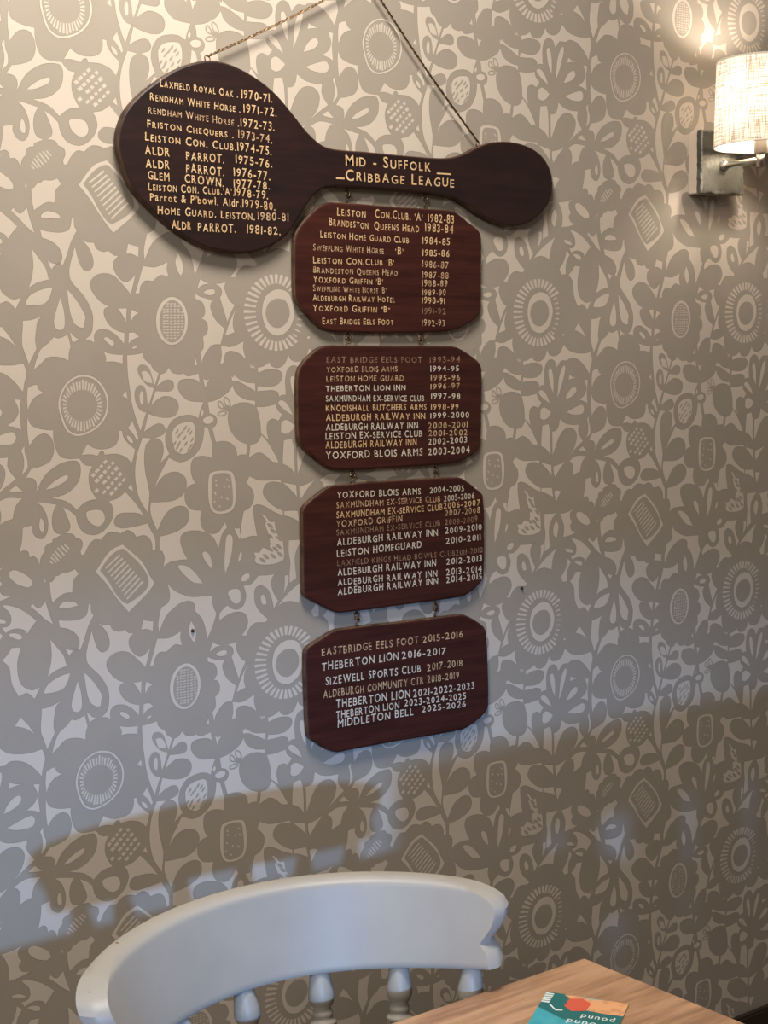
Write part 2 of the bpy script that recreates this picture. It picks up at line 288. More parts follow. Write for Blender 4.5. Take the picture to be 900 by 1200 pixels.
0 *23,-290 *55,-287 *88,-280 *120,-269 *150,-253 *178,-231 *204,-203 *228,-172 *247,-140 *261,-108 *271,-74 *277,-39 *278,-4 *274,32 *265,70 *252,106 *233,140 *209,171 *179,201 *145,227 *109,250 *68,269 *22,285 *-23,296 *-62,301 *-62,321 *-19,317 *29,305 *77,288 *121,267 *159,244 *195,215 *227,184 *253,150 *273,114 *287,75 *297,35 *301,-4 *300,-41 *293,-79 *283,-115 *267,-149 *247,-183 *222,-215 *194,-245 *164,-269 *131,-287 *95,-299 *59,-307 *23,-310
0 *3938,4301 *3906,4297 *3877,4287 *3851,4271 *3828,4252 *3810,4227 *3795,4197 *3783,4163 *3772,4128 *3761,4092 *3753,4054 *3747,4015 *3747,3978 *3754,3941 *3766,3902 *3782,3866 *3801,3833 *3823,3805 *3848,3780 *3875,3759 *3903,3741 *3931,3728 *3961,3718 *3992,3712 *4023,3710 *4023,3690 *3989,3692 *3955,3698 *3923,3709 *3892,3724 *3861,3743 *3832,3766 *3805,3793 *3782,3823 *3762,3857 *3745,3896 *3733,3936 *3725,3976 *3725,4017 *3731,4057 *3740,4096 *3750,4133 *3761,4169 *3774,4205 *3790,4237 *3811,4265 *3837,4287 *3866,4305 *3900,4317 *3938,4321
0 *167,27 *216,37 *219,17 *169,14
0 *159,54 *207,82 *218,64 *166,43
0 *147,80 *191,125 *207,110 *157,71
0 *130,104 *170,166 *190,154 *142,97
0 *110,125 *140,197 *161,189 *122,120
0 *86,142 *111,229 *132,223 *99,139
0 *59,156 *68,235 *91,232 *72,154
0 *30,165 *35,258 *57,256 *44,164
0 *-1,169 *-3,275 *19,275 *13,169
0 *3969,168 *3957,268 *3980,269 *3983,169
0 *3939,163 *3918,264 *3940,267 *3953,165
0 *3911,153 *3887,233 *3909,237 *3924,155
0 *3885,138 *3852,216 *3873,222 *3898,142
0 *3862,119 *3826,183 *3846,191 *3875,124
0 *3843,96 *3799,151 *3818,162 *3855,103
0 *3829,71 *3781,111 *3797,125 *3839,79
0 *3820,43 *3780,64 *3793,81 *3828,53
0 *3818,14 *3775,20 *3780,40 *3821,26
0 *3821,3986 *3779,3976 *3775,3996 *3818,3998
0 *3828,3959 *3779,3930 *3768,3948 *3822,3970
0 *3840,3933 *3798,3890 *3782,3904 *3831,3942
0 *3857,3910 *3829,3859 *3809,3869 *3845,3916
0 *3877,3889 *3846,3817 *3826,3825 *3864,3894
0 *3900,3872 *3884,3799 *3862,3805 *3887,3875
0 *3927,3858 *3913,3769 *3891,3773 *3913,3860
0 *3956,3849 *3952,3763 *3930,3765 *3942,3850
0 *3986,3844 *3989,3758 *3967,3759 *3972,3844
0 *16,3844 *28,3741 *6,3739 *2,3843
0 *46,3849 *64,3762 *42,3759 *32,3848
0 *75,3859 *99,3777 *77,3773 *61,3857
0 *101,3874 *140,3787 *118,3780 *88,3870
0 *124,3893 *169,3819 *148,3810 *111,3888
0 *143,3916 *185,3863 *165,3852 *131,3909
0 *158,3941 *213,3897 *197,3883 *148,3932
0 *167,3969 *217,3945 *205,3928 *159,3958
0 *170,3998 *222,3991 *217,3971 *167,3986
0 2477,2791 2609,2832 2686,3001 2665,3137 2585,3256 2450,3310 2313,3245 2251,3069 2285,2901 2364,2825
1 2464,2895 2565,2917 2623,3035 2589,3145 2473,3221 2352,3187 2295,3069 2329,2960 2402,2909
0 *2734,3068 *2804,3073 *2804,3053 *2735,3055
0 *2726,3130 *2793,3143 *2799,3124 *2730,3117
0 *2709,3189 *2772,3211 *2782,3193 *2716,3176
0 *2684,3244 *2740,3274 *2755,3258 *2694,3233
0 *2651,3293 *2700,3330 *2718,3316 *2664,3283
0 *2595,3311 *2688,3399 *2724,3376 *2617,3298
0 *2553,3341 *2621,3436 *2662,3419 *2578,3330
0 *2508,3361 *2549,3462 *2594,3451 *2535,3353
0 *2460,3371 *2473,3475 *2520,3470 *2489,3368
0 *2413,3372 *2398,3475 *2445,3477 *2441,3373
0 *2366,3363 *2323,3462 *2369,3471 *2394,3368
0 *2321,3344 *2253,3437 *2296,3452 *2348,3353
0 *2281,3317 *2189,3400 *2227,3420 *2304,3329
0 *2245,3282 *2133,3353 *2165,3378 *2265,3297
0 *2215,3240 *2085,3297 *2112,3326 *2231,3257
0 *2192,3193 *2049,3235 *2068,3265 *2204,3212
0 *2176,3141 *2024,3166 *2037,3199 *2184,3161
0 *2168,3086 *2011,3094 *2017,3128 *2171,3107
0 *2168,3031 *2012,3021 *2010,3055 *2167,3052
0 *2176,2976 *2025,2949 *2016,2982 *2171,2996
0 *2192,2923 *2050,2880 *2034,2912 *2183,2943
0 *2216,2874 *2087,2815 *2065,2845 *2202,2892
0 *2247,2830 *2135,2758 *2106,2785 *2229,2847
0 *2283,2793 *2193,2709 *2158,2732 *2262,2807
0 *2324,2764 *2258,2671 *2218,2689 *2300,2775
0 *2369,2743 *2329,2644 *2285,2657 *2342,2751
0 *2416,2732 *2403,2629 *2357,2636 *2387,2736
0 *2464,2730 *2478,2628 *2431,2627 *2435,2730
0 *2510,2739 *2553,2639 *2507,2631 *2482,2734
0 *2555,2756 *2624,2662 *2581,2649 *2529,2748
0 *2596,2783 *2690,2698 *2651,2678 *2573,2771
0 *2633,2817 *2748,2744 *2714,2720 *2612,2803
0 *2664,2859 *2797,2800 *2770,2771 *2647,2842
0 *2705,2888 *2768,2865 *2755,2849 *2696,2876
0 *2723,2945 *2791,2931 *2782,2913 *2717,2932
0 *2733,3006 *2803,3001 *2799,2982 *2731,2993
0 *395,1495 483,1572 623,1708 709,1865 751,1969 *438,2233 314,2087 179,1893 *63,1760 117,1692 249,1550
1 393,1541 464,1594 604,1739 681,1862 686,1970 589,2060 *426,2144 367,2110 282,2002 199,1854 *116,1749 171,1681 265,1592
2 *188,1740 *365,1614 *351,1598 *178,1728
2 *218,1784 *397,1652 *383,1637 *207,1772
2 *247,1828 *430,1691 *415,1675 *236,1816
2 *276,1872 *463,1729 *448,1714 *265,1861
2 *306,1916 *496,1768 *480,1753 *295,1905
2 *336,1961 *528,1807 *513,1792 *324,1949
2 *365,2005 *561,1846 *546,1831 *354,1994
2 *395,2050 *594,1885 *579,1870 *384,2039
2 *425,2095 *628,1925 *612,1910 *413,2083
0 *3716,1445 *3766,1493 *3778,1482 *3728,1435
0 *3676,1452 *3741,1527 *3754,1517 *3689,1443
0 *3637,1469 *3710,1559 *3723,1549 *3650,1460
0 *3605,1501 *3674,1584 *3688,1575 *3618,1492
0 *3578,1527 *3644,1608 *3657,1599 *3591,1518
0 *3556,1561 *3616,1622 *3629,1612 *3568,1550
0 *3541,1599 *3575,1631 *3587,1620 *3552,1588
0 1293,3140 1274,3239 1228,3322 1162,3377 1086,3396 1012,3376 951,3320 913,3236 903,3139 921,3042 967,2959 1032,2904 1107,2884 1181,2903 1243,2958 1282,3041
1 1257,3145 1242,3232 1205,3305 1151,3354 1091,3370 1032,3352 983,3303 953,3230 945,3144 960,3058 997,2985 1049,2936 1110,2919 1169,2936 1218,2985 1249,3058
2 *1038,2964 *1069,2961 *1068,2948 *1037,2951
2 *1083,2967 *1115,2961 *1112,2948 *1080,2954
2 *1129,2968 *1154,2960 *1150,2948 *1124,2956
2 *1037,2995 *1061,2991 *1059,2979 *1035,2983
2 *1081,2994 *1104,2991 *1103,2979 *1080,2981
2 *1126,2995 *1154,2991 *1153,2978 *1124,2982
2 *1170,2993 *1199,2991 *1199,2978 *1170,2980
2 *992,3026 *1017,3022 *1015,3009 *990,3013
2 *1037,3029 *1064,3022 *1060,3009 *1033,3016
2 *1080,3025 *1107,3022 *1105,3009 *1078,3013
2 *1126,3028 *1149,3022 *1145,3009 *1122,3015
2 *1171,3029 *1194,3021 *1189,3009 *1166,3017
2 *991,3059 *1021,3052 *1018,3040 *988,3046
2 *1034,3054 *1064,3052 *1063,3040 *1033,3041
2 *1079,3056 *1107,3052 *1105,3040 *1077,3044
2 *1123,3054 *1146,3052 *1145,3040 *1122,3041
2 *1168,3055 *1200,3052 *1199,3040 *1167,3042
2 *1213,3055 *1243,3052 *1242,3040 *1212,3042
2 *989,3090 *1021,3083 *1017,3070 *986,3078
2 *1033,3087 *1059,3083 *1057,3070 *1031,3074
2 *1078,3088 *1108,3083 *1105,3070 *1076,3075
2 *1122,3085 *1151,3083 *1151,3070 *1121,3073
2 *1168,3090 *1198,3083 *1195,3070 *1165,3077
2 *1211,3085 *1243,3083 *1242,3070 *1211,3072
2 *987,3116 *1013,3113 *1012,3101 *986,3103
2 *1032,3119 *1063,3113 *1061,3101 *1030,3106
2 *1076,3117 *1107,3114 *1106,3101 *1075,3105
2 *1122,3119 *1147,3114 *1144,3101 *1119,3106
2 *1166,3117 *1190,3114 *1188,3101 *1164,3105
2 *1210,3116 *1234,3114 *1233,3101 *1209,3103
2 *987,3150 *1018,3144 *1016,3131 *984,3137
2 *1030,3147 *1053,3144 *1052,3131 *1029,3134
2 *1076,3152 *1104,3144 *1100,3132 *1072,3140
2 *1120,3148 *1145,3144 *1142,3132 *1118,3136
2 *1165,3150 *1195,3144 *1193,3132 *1162,3137
2 *1210,3149 *1236,3145 *1234,3132 *1207,3136
2 *984,3176 *1015,3175 *1015,3162 *984,3164
2 *1029,3176 *1056,3175 *1055,3162 *1028,3164
2 *1075,3181 *1099,3175 *1094,3162 *1071,3169
2 *1119,3181 *1150,3175 *1148,3162 *1116,3169
2 *1164,3181 *1194,3175 *1191,3162 *1161,3168
2 *1208,3178 *1235,3175 *1234,3163 *1207,3165
2 *983,3208 *1013,3205 *1012,3192 *982,3195
2 *1028,3209 *1055,3205 *1053,3193 *1026,3196
2 *1073,3213 *1104,3205 *1100,3193 *1070,3201
2 *1118,3213 *1145,3205 *1141,3193 *1114,3201
2 *1162,3211 *1192,3206 *1189,3193 *1160,3198
2 *1207,3211 *1233,3206 *1230,3193 *1205,3198
2 *983,3240 *1006,3236 *1004,3223 *980,3227
2 *1027,3240 *1058,3236 *1057,3223 *1025,3227
2 *1072,3244 *1101,3236 *1097,3224 *1068,3231
2 *1116,3241 *1142,3236 *1139,3224 *1114,3228
2 *1160,3239 *1186,3237 *1185,3224 *1159,3226
2 *1206,3243 *1237,3237 *1234,3224 *1203,3231
2 *981,3270 *1011,3266 *1009,3253 *979,3257
2 *1026,3273 *1055,3266 *1052,3254 *1023,3260
2 *1070,3272 *1100,3267 *1097,3254 *1068,3260
2 *1115,3271 *1144,3267 *1142,3254 *1113,3258
2 *1159,3271 *1187,3267 *1185,3255 *1158,3258
2 *1025,3303 *1054,3297 *1050,3284 *1021,3291
2 *1068,3301 *1100,3298 *1098,3285 *1067,3288
2 *1114,3303 *1142,3298 *1139,3285 *1111,3291
2 *1158,3300 *1185,3298 *1185,3285 *1157,3287
2 *1023,3331 *1051,3328 *1050,3315 *1021,3318
2 *1067,3332 *1098,3328 *1096,3315 *1065,3320
2 *1112,3334 *1143,3329 *1140,3316 *1110,3321
0 *111,932 *150,902 *125,876 *86,905
0 *83,763 *117,738 *91,711 *58,736
0 *120,828 *160,798 *133,769 *93,800
0 *197,947 *234,919 *214,898 *177,926
0 *123,723 *168,689 *146,665 *101,699
0 *166,784 *207,753 *183,727 *142,758
0 *205,845 *247,814 *223,789 *181,821
0 *248,905 *284,878 *260,853 *225,879
0 *286,969 *326,939 *301,913 *262,943
0 *180,673 *209,651 *187,627 *158,650
0 *220,736 *251,713 *226,687 *196,711
0 *261,796 *288,775 *265,751 *238,772
0 *299,856 *327,835 *307,814 *279,835
0 *338,920 *368,897 *348,875 *318,898
0 *224,632 *260,604 *238,581 *203,609
0 *262,694 *300,664 *280,643 *241,672
0 *309,751 *336,731 *314,708 *287,728
0 *343,815 *378,789 *359,768 *324,795
0 *384,877 *418,851 *399,831 *365,857
0 *317,647 *346,626 *323,601 *294,623
0 *353,715 *392,686 *365,658 *327,687
0 *395,775 *430,748 *405,721 *369,748
0 *433,834 *467,808 *447,787 *413,813
0 1498,816 1567,786 1685,783 1783,803 1820,869 1834,1023 1813,1175 1767,1239 1647,1264 1549,1245 1497,1185 1474,1032
1 1542,832 1664,809 1762,835 1784,935 1791,1122 1764,1197 1648,1235 1555,1215 1518,1136 1521,968
2 *1559,881 *1579,904 *1592,896 *1572,873
2 *1567,932 *1586,955 *1598,947 *1580,924
2 *1712,883 *1743,907 *1753,897 *1722,873
2 *1721,960 *1752,984 *1762,974 *1731,950
2 *1548,1023 *1568,1046 *1581,1039 *1560,1015
2 *1630,1070 *1642,1093 *1656,1087 *1644,1065
2 *1700,1094 *1729,1118 *1739,1108 *1710,1084
2 *1543,1112 *1544,1134 *1560,1134 *1558,1112
2 *1606,1168 *1610,1190 *1625,1188 *1621,1166
2 *1664,955 *1683,978 *1696,971 *1677,947
0 1055,320 1114,257 1229,229 1314,241 1338,349 1314,464 1254,544 1176,576 1084,535 1053,451 1047,385
1 1084,353 1102,319 1129,297 1126,323 1107,345
1 1187,318 1205,284 1233,262 1230,288 1210,311
1 1253,374 1272,340 1299,318 1296,344 1276,366
1 1108,396 1127,363 1154,341 1151,367 1131,389
1 1175,428 1193,394 1221,372 1218,398 1198,420
1 1105,482 1123,448 1150,426 1147,453 1128,475
1 1188,489 1206,455 1234,434 1231,460 1211,482
1 1121,555 1139,521 1166,500 1163,526 1143,548
1 1269,449 1288,415 1315,393 1312,419 1292,441
1 1048,479 1067,445 1094,424 1091,450 1071,472
1 1221,550 1240,517 1267,495 1264,521 1244,543
1 1147,360 1166,327 1193,305 1190,331 1170,353
1 1230,339 1248,306 1276,284 1273,310 1253,332
1 1251,514 1270,480 1297,458 1294,485 1274,507
1 1080,522 1099,488 1126,466 1123,493 1103,515
1 2233,1417 2282,1426 2319,1474 2268,1465
1 2351,1574 2400,1584 2438,1633 2387,1623
1 2342,1664 2391,1674 2429,1723 2377,1713
1 2359,1758 2409,1768 2447,1817 2395,1807
1 2262,1769 2311,1779 2349,1827 2297,1817
1 2165,1765 2214,1775 2251,1824 2200,1814
1 2117,1802 2166,1812 2203,1861 2152,1851
1 2228,1538 2277,1547 2315,1596 2264,1586
1 2223,1685 2272,1695 2310,1744 2259,1734
1 2295,1692 2345,1701 2382,1750 2331,1740
1 2271,1481 2321,1490 2358,1538 2307,1529'''

# ---------------------------------------------------------------- the wallpapered wall
RW, RH = .52, .5460824                         # width and drop of one repeat of the paper
Z0 = CAMH + .48321957                          # height of the repeat's origin
WX0, WX1, WZ0, WZ1 = -1.3, 2.3, 0.0, 2.75
def build_wall():
    shapes = []
    for line in TILE.strip().split('\n'):
        t = line.split(); lv = int(t[0]); pts = []; cor = []
        for s in t[1:]:
            k = s[0] == '*'; a, b = s.lstrip('*').split(','); pts.append((int(a) / 4000, int(b) / 4000)); cor.append(k)
        if not all(cor): pts = catmull(pts, cor, 4)
        shapes.append((lv, pts))
    vs = [(WX0, 0, WZ0), (WX1, 0, WZ0), (WX1, 0, WZ1), (WX0, 0, WZ1)]; fs = [(0, 1, 2, 3)]; mi = [0]
    for i in range(math.floor(WX0 / RW) - 1, math.ceil(WX1 / RW) + 1):
        for j in range(-3, 5):
            for q, (lv, pts) in enumerate(shapes):
                P = [((u + i) * RW, Z0 - (v + j) * RH) for u, v in pts]
                if min(p[0] for p in P) < WX0 or max(p[0] for p in P) > WX1 or min(p[1] for p in P) < WZ0 or max(p[1] for p in P) > WZ1:
                    P = [(min(max(x, WX0), WX1), min(max(z, WZ0), WZ1)) for x, z in P]
                    if len(set(x for x, _ in P)) < 2 or len(set(z for _, z in P)) < 2: continue
                if lv == 0 and len(P) > 8:
                    sg = 1 if sum(P[k - 1][0] * P[k][1] - P[k][0] * P[k - 1][1] for k in range(len(P))) > 0 else -1; O_ = []
                    for k in range(len(P)):
                        a, c = P[k - 1], P[(k + 1) % len(P)]; tx, tz = c[0] - a[0], c[1] - a[1]; l = math.hypot(tx, tz) or 1
                        O_.append((P[k][0] + sg * tz / l * .00062, -(.00004 + .0000001 * q), P[k][1] - sg * tx / l * .00062))
                    n0 = len(vs); vs += O_; idx = list(range(n0, n0 + len(P))); fs.append(idx if sg > 0 else idx[::-1]); mi.append(2)
                y = -(.00008 + .00012 * lv + .0000002 * q)
                n0 = len(vs); vs += [(x, y, z) for x, z in P]
                ar = sum(P[k - 1][0] * P[k][1] - P[k][0] * P[k - 1][1] for k in range(len(P)))
                idx = list(range(n0, n0 + len(P)))
                fs.append(idx if ar > 0 else idx[::-1]); mi.append(0 if lv == 1 else 1)
    o = pydata('wall_back', vs, fs, ['taupe', 'cream', 'outline'], None, False, mi)
    o['kind'] = 'structure'
    bm = bmesh.new(); box(bm, (WX0, .0005, WZ0), (WX1, .12, WZ1)); 
    c = from_bm('plaster_core', bm, 'cream', o)
build_wall()
bm = bmesh.new(); box(bm, (-3.2, -4.4, -.05), (WX1, .12, 0)); o = from_bm('floor', bm, 'floor'); o['kind'] = 'structure'
bm = bmesh.new(); box(bm, (WX0, -.018, 0), (WX1, -.0008, .095), .004); o = from_bm('baseboard_back', bm, 'skirting'); o['kind'] = 'structure'

# ---------------------------------------------------------------- boards
def smooth_px(px, sub=3, corner=None):
    return catmull(px, [False] * len(px) if corner is None else corner, sub)
def board(px, face, back, mat_, parent, name='board', sub=3):
    P = [on_wall(x, y, face) for x, y in smooth_px(px, sub)]
    P = [(p.x, p.z) for p in P]
    if sum(P[k - 1][0] * P[k][1] - P[k][0] * P[k - 1][1] for k in range(len(P))) < 0: P = P[::-1]
    n = len(P)
    def off(d):
        o = []
        for i in range(n):
            a, b = P[i - 1], P[(i + 1) % n]; tx, tz = b[0] - a[0], b[1] - a[1]; l = math.hypot(tx, tz) or 1
            o.append((P[i][0] - tz / l * d, P[i][1] + tx / l * d))
        return o
    rings = [(off(.0035), face), (off(.0015), face - .0006), (off(.0), face - .0022), (P, back)]
    vs = []; fs = []; mi = []
    for R_, y in rings: vs += [(x, -y, z) for x, z in R_]
    for r in range(3):
        for i in range(n):
            j = (i + 1) % n; fs.append((r * n + i, r * n + n + i, r * n + n + j, r * n + j)); mi.append(0 if r < 1 else 1)
    fs.append(tuple(range(n))); mi.append(0)
    fs.append(tuple(range(4 * n - 1, 3 * n - 1, -1))); mi.append(1)
    return pydata(name, [Vector(v) - parent.location for v in vs], fs, [mat_, 'edge'], parent, False, mi)

GL = {}
def glyph(ch):
    if ch in GL: return GL[ch]
    cu = bpy.data.curves.new('glyph', 'FONT'); cu.body = ch; cu.size = 1; cu.offset = .009; cu.resolution_u = 3
    o = bpy.data.objects.new('glyph', cu); COL.objects.link(o)
    bpy.context.view_layer.update()
    me = o.to_mesh(); vs = [v.co.copy() for v in me.vertices]; fs = [tuple(p.vertices) for p in me.polygons]
    o.to_mesh_clear(); bpy.data.objects.remove(o); bpy.data.curves.remove(cu)
    x0 = min(v.x for v in vs); x1 = max(v.x for v in vs)
    GL[ch] = ([(v.x - x0, v.y) for v in vs], fs, x1 - x0); return GL[ch]
def glyph_run(text, caps):
    run = []; x = 0
    for ch in text:
        if ch == ' ': x += .42; continue
        s = 1.0; c = ch
        if caps and ch.islower(): c = ch.upper(); s = .80
        if caps and ch in "'\"": s = .8
        vs, fs, w_ = glyph(c)
        run.append((x, s, vs, fs)); x += w_ * s + .185
    return run, x - .185
CAP = .70                                      # cap height of the font at size 1
def lettering(parent, crop, scale, face, rows, mats):
    ox, oy = crop; vs = []; fs = []; mi = []
    for text, x0, y0, x1, y1, h, m, caps in rows:
        a = on_wall(ox + x0 / scale, oy + y0 / scale, face); b = on_wall(ox + x1 / scale, oy + y1 / scale, face)
        hh = (on_wall(ox + x0 / scale, oy + (y0 - h) / scale, face) - a).z
        run, W = glyph_run(text, caps); L = (b - a).length; ex = (b - a).normalized(); ez = Vector((0, 0, 1))
        sx = L / W; sz = hh / CAP
        for x, s, gv, gf in run:
            jy = random.uniform(-.04, .04) * hh; js = random.uniform(.93, 1.07); sh = random.uniform(-.05, .12); n0 = len(vs)
            for gx, gy in gv:
                p = a + ex * ((x + gx * s + sh * gy * .6) * sx) + ez * (gy * s * js * sz + jy)
                p.y = -(face + .0003); vs.append(p - parent.location)
            fs += [tuple(n0 + k for k in f) for f in gf]; mi += [mats.index(m)] * len(gf)
    return pydata('lettering', vs, fs, mats, parent, False, mi)
def S(p, crop, sc): return [(crop[0] + x / sc, crop[1] + y / sc) for x, y in p]
def eye_ring(parent, px, py, face, up=1, name='screw_eye'):
    c = on_wall(px, py, face) - parent.location; bm = bmesh.new()
    tube(bm, [c + Vector((.0042 * math.cos(a), .0012 * math.sin(a), .0050 * math.sin(a))) for a in [2 * PI * k / 16 for k in range(16)]], .0011, 6, True)
    tube(bm, [c + Vector((0, 0, .0045 * up)), c + Vector((0, 0, .014 * up))], .0012, 6)
    return from_bm(name, bm, 'iron', parent, True)
def hook(parent, px, py, face):
    c = on_wall(px, py, face) - parent.location; bm = bmesh.new(); pts = []
    for k in range(15):
        a = -PI * .6 + k / 14 * PI * 1.55
        pts.append(c + Vector((.0038 * math.cos(a), -.001, .0046 * math.sin(a))))
    pts = [c + Vector((-.001, 0, -.016)), c + Vector((-.001, 0, -.009))] + pts
    tube(bm, pts, .0011, 6)
    return from_bm('hook', bm, 'iron', parent, True)

FS = .019; FB = .013
SPOON = [(239.3,70.8),(210,78.8),(183,95),(159,115),(144.7,135),(138,162),(143,191),(155,220.7),(180.7,248.7),(207,271),(236.7,288.7),(263,295),(290,296.7),(314,290),(335,276.7),(349,257),(361,238),(370,227),(382,219.8),(411,219.3),(482,224.7),(524,230),(542.7,237.5),(560.4,250),(581.8,261),(603,264.5),(624.4,258.4),(642,240.7),(648,221),(645.8,199.8),(635,182),(617,170.6),(596,166),(574.7,167),(559,172.5),(544.4,180),(525,185),(482,182.7),(429,177.7),(396,175),(379,170.5),(361,155),(343,132.7),(324.7,111),(303,92.7),(276.7,78),(258,71.9)]
def origin(px, py, d): 
    p = on_wall(px, py, d); p.y = 0; return p
spoon = thing('cribbage_spoon', origin(400, 200, FS), 'dark spoon-shaped wooden honours board hung from a brass cord, topmost on the wall', 'plaque')
board(SPOON, FS, .005, 'spoon', spoon, 'spoon_board', 4)
g = 'gold'
A = []
def add_row(L, text, x0, y0, x1, y1, h, m, caps=True): L.append((text, x0, y0, x1, y1, h, m, caps))
for r in [("Laxfield Royal Oak .",216,192,558,243,34,'gold'),("1970-71.",574,243,708,262,37,'gold'),
 ("Rendham White Horse .",172,252,568,308,34,'gold'),("1971-72.",583,306,728,326,37,'gold'),
 ("Rendham White Horse .",163,310,562,368,32,'dim'),("1972-73.",570,368,718,388,37,'gold'),
 ("Friston Chequers .",160,370,538,420,32,'gold'),("1973-74.",560,420,708,443,36,'dim'),
 ("Leiston Con. Club.",150,430,550,476,36,'gold'),("1974-75.",556,474,705,495,38,'gold'),
 ("ALDR",150,490,258,500,38,'gold'),("PARROT.",330,515,497,530,38,'gold'),("1975-76.",548,530,708,550,38,'gold'),
 ("ALDR",153,548,258,556,38,'gold'),("PARROT.",330,570,497,586,38,'gold'),("1976-77.",540,585,700,607,38,'gold'),
 ("GLEM",163,600,257,609,36,'gold'),("CROWN.",325,615,495,633,36,'gold'),("1977-78.",540,636,697,646,36,'gold'),
 ("Leiston Con. Club.'A'.",165,648,540,672,34,'gold'),("1978-79.",542,672,690,688,36,'gold'),
 ("Home Guard. Leiston.",205,752,632,780,36,'gold'),("1980-81",645,778,780,786,36,'dim'),
 ("ALDR",268,817,352,822,36,'gold'),("PARROT.",382,827,548,836,36,'gold'),("1981-82.",597,838,745,845,36,'gold')]:
    add_row(A, *r)
add_row(A, "Parrot & P'bowl. Aldr.", 172, 692, 572, 722, 34, 'gold', False); add_row(A, "1979-80.", 578, 722, 722, 738, 36, 'gold')
lettering(spoon, (130, 50), 3.75, FS, A, ['gold', 'dim'])
H = []
for r in [("Mid - Suffolk",183,122,463,143,36,'gold'),("Cribbage League",183,172,540,195,36,'gold'),("-",483,160,530,163,34,'gold'),("-",150,176,178,178,34,'gold')]: add_row(H, *r)
o = lettering(spoon, (340, 150), 2.8125, FS, H, ['gold']); o.name = 'title_lettering'
for px, py in ((243, 70), (560, 170)): 
    eye_ring(spoon, px, py - 1, .013, -1)
for px, py in ((407, 226), (498, 231)): eye_ring(spoon, px, py + 1, .011)

def plaque(px, rows, crop, sc, label, eyes, hooks, mats):
    cx = sum(p[0] for p in px) / len(px); cy = sum(p[1] for p in px) / len(px)
    t = thing('honours_board', origin(cx, cy, FB), label, 'plaque', 'painted honours boards hung in a column')
    board(px, FB, .004, 'board', t, 'panel', 2)
    lettering(t, crop, sc, FB, rows, mats)
    for x, y in eyes: eye_ring(t, x, y, .009)
    for x, y in hooks: hook(t, x, y, .009)
    return t
K = ['white', 'faded', 'dim', 'gold']
c1 = (335, 225)
R1 = []
for r in [("Leiston",225,104,350,112,36,'gold'),("Con.Club. 'A'",392,112,600,128,36,'gold'),("1982-83",625,130,738,138,36,'gold'),
 ("Brandeston",190,147,362,162,34,'gold'),("Queens Head",388,164,585,178,34,'gold'),("1983-84",612,172,735,182,36,'gold'),
 ("Leiston Home Guard Club",152,200,540,226,30,'gold'),("1984-85",600,228,720,234,30,'gold'),
 ("Sweffling White Horse",120,256,430,272,30,'dim'),("'B'",482,275,515,277,34,'gold'),("1985-86",600,280,718,286,30,'gold'),
 ("Leiston Con.Club 'B'",120,312,475,324,30,'gold'),("1986-87",600,330,714,337,30,'dim'),
 ("Brandeston Queens Head",120,355,490,368,29,'dim'),("1987-88",600,378,714,381,29,'dim'),
 ("Yoxford Griffin 'B'",120,398,425,407,29,'gold'),("1988-89",598,415,710,416,29,'dim'),
 ("Sweffling White Horse 'B'",120,436,440,445,27,'dim'),("1989-90",600,453,702,455,27,'dim'),
 ("Aldeburgh Railway Hotel",118,478,478,485,28,'gold'),("1990-91",598,490,698,492,28,'gold'),
 ("Yoxford Griffin \"B\"",118,524,457,530,29,'gold'),("1991-92",598,536,702,538,28,'faded'),
 ("East Bridge Eels Foot",160,580,472,584,28,'gold'),("1992-93",598,588,698,590,28,'dim')]: add_row(R1, *r)
P1 = S([(130,75),(160,53),(200,43),(450,62),(700,78),(745,88),(800,130),(850,170),(861,205),(860,360),(858,510),(840,550),(785,590),(740,606),(680,614),(450,620),(205,613),(155,597),(100,545),(55,490),(40,455),(37,330),(38,210),(52,165),(90,115)], c1, 3.75)
plaque(P1, R1, c1, 3.75, 'uppermost eight-sided mahogany board listing league winners 1982-83 to 1992-93, directly under the spoon', [(408, 395), (493, 396)], [(407.5, 229), (498.5, 235)], K)
c2 = (335, 385); R2 = []
for r in [("EAST BRIDGE EELS FOOT",178,150,598,149,26,'faded'),("1993-94",632,150,765,147,26,'faded'),
 ("YOXFORD BLOIS ARMS",178,192,490,189,24,'dim'),("1994-95",635,189,760,186,24,'white'),
 ("LEISTON HOME GUARD",178,234,517,229,25,'dim'),("1995-96",637,229,765,226,25,'dim'),
 ("THEBERTON LION INN",175,276,525,271,25,'white'),("1996-97",635,267,765,263,25,'dim'),
 ("SAXMUNDHAM EX-SERVICE CLUB",176,320,607,319,27,'white'),("1997-98",637,310,765,308,25,'white'),
 ("KNODISHALL BUTCHERS ARMS",176,364,617,357,27,'gold'),("1998-99",637,356,758,354,25,'gold'),
 ("ALDEBURGH RAILWAY INN",176,406,612,397,29,'gold'),("1999-2000",635,395,805,391,25,'white'),
 ("ALDEBURGH RAILWAY INN",176,448,580,439,29,'white'),("2000-2001",625,440,798,434,27,'dim'),
 ("LEISTON EX-SERVICE CLUB",174,488,598,475,29,'white'),("2001-2002",627,474,797,468,27,'dim'),
 ("ALDEBURGH RAILWAY INN",174,527,574,513,30,'gold'),("2002-2003",625,511,795,501,27,'white'),
 ("YOXFORD BLOIS ARMS",176,574,600,557,32,'white'),("2003-2004",625,556,808,547,31,'white')]: add_row(R2, *r)
P2 = S([(108,115),(150,83),(195,73),(480,76),(730,77),(775,93),(830,130),(858,160),(863,200),(861,350),(858,500),(843,538),(790,575),(745,592),(480,612),(235,622),(180,611),(120,565),(68,518),(54,475),(51,350),(50,230),(62,170)], c2, 3.75)
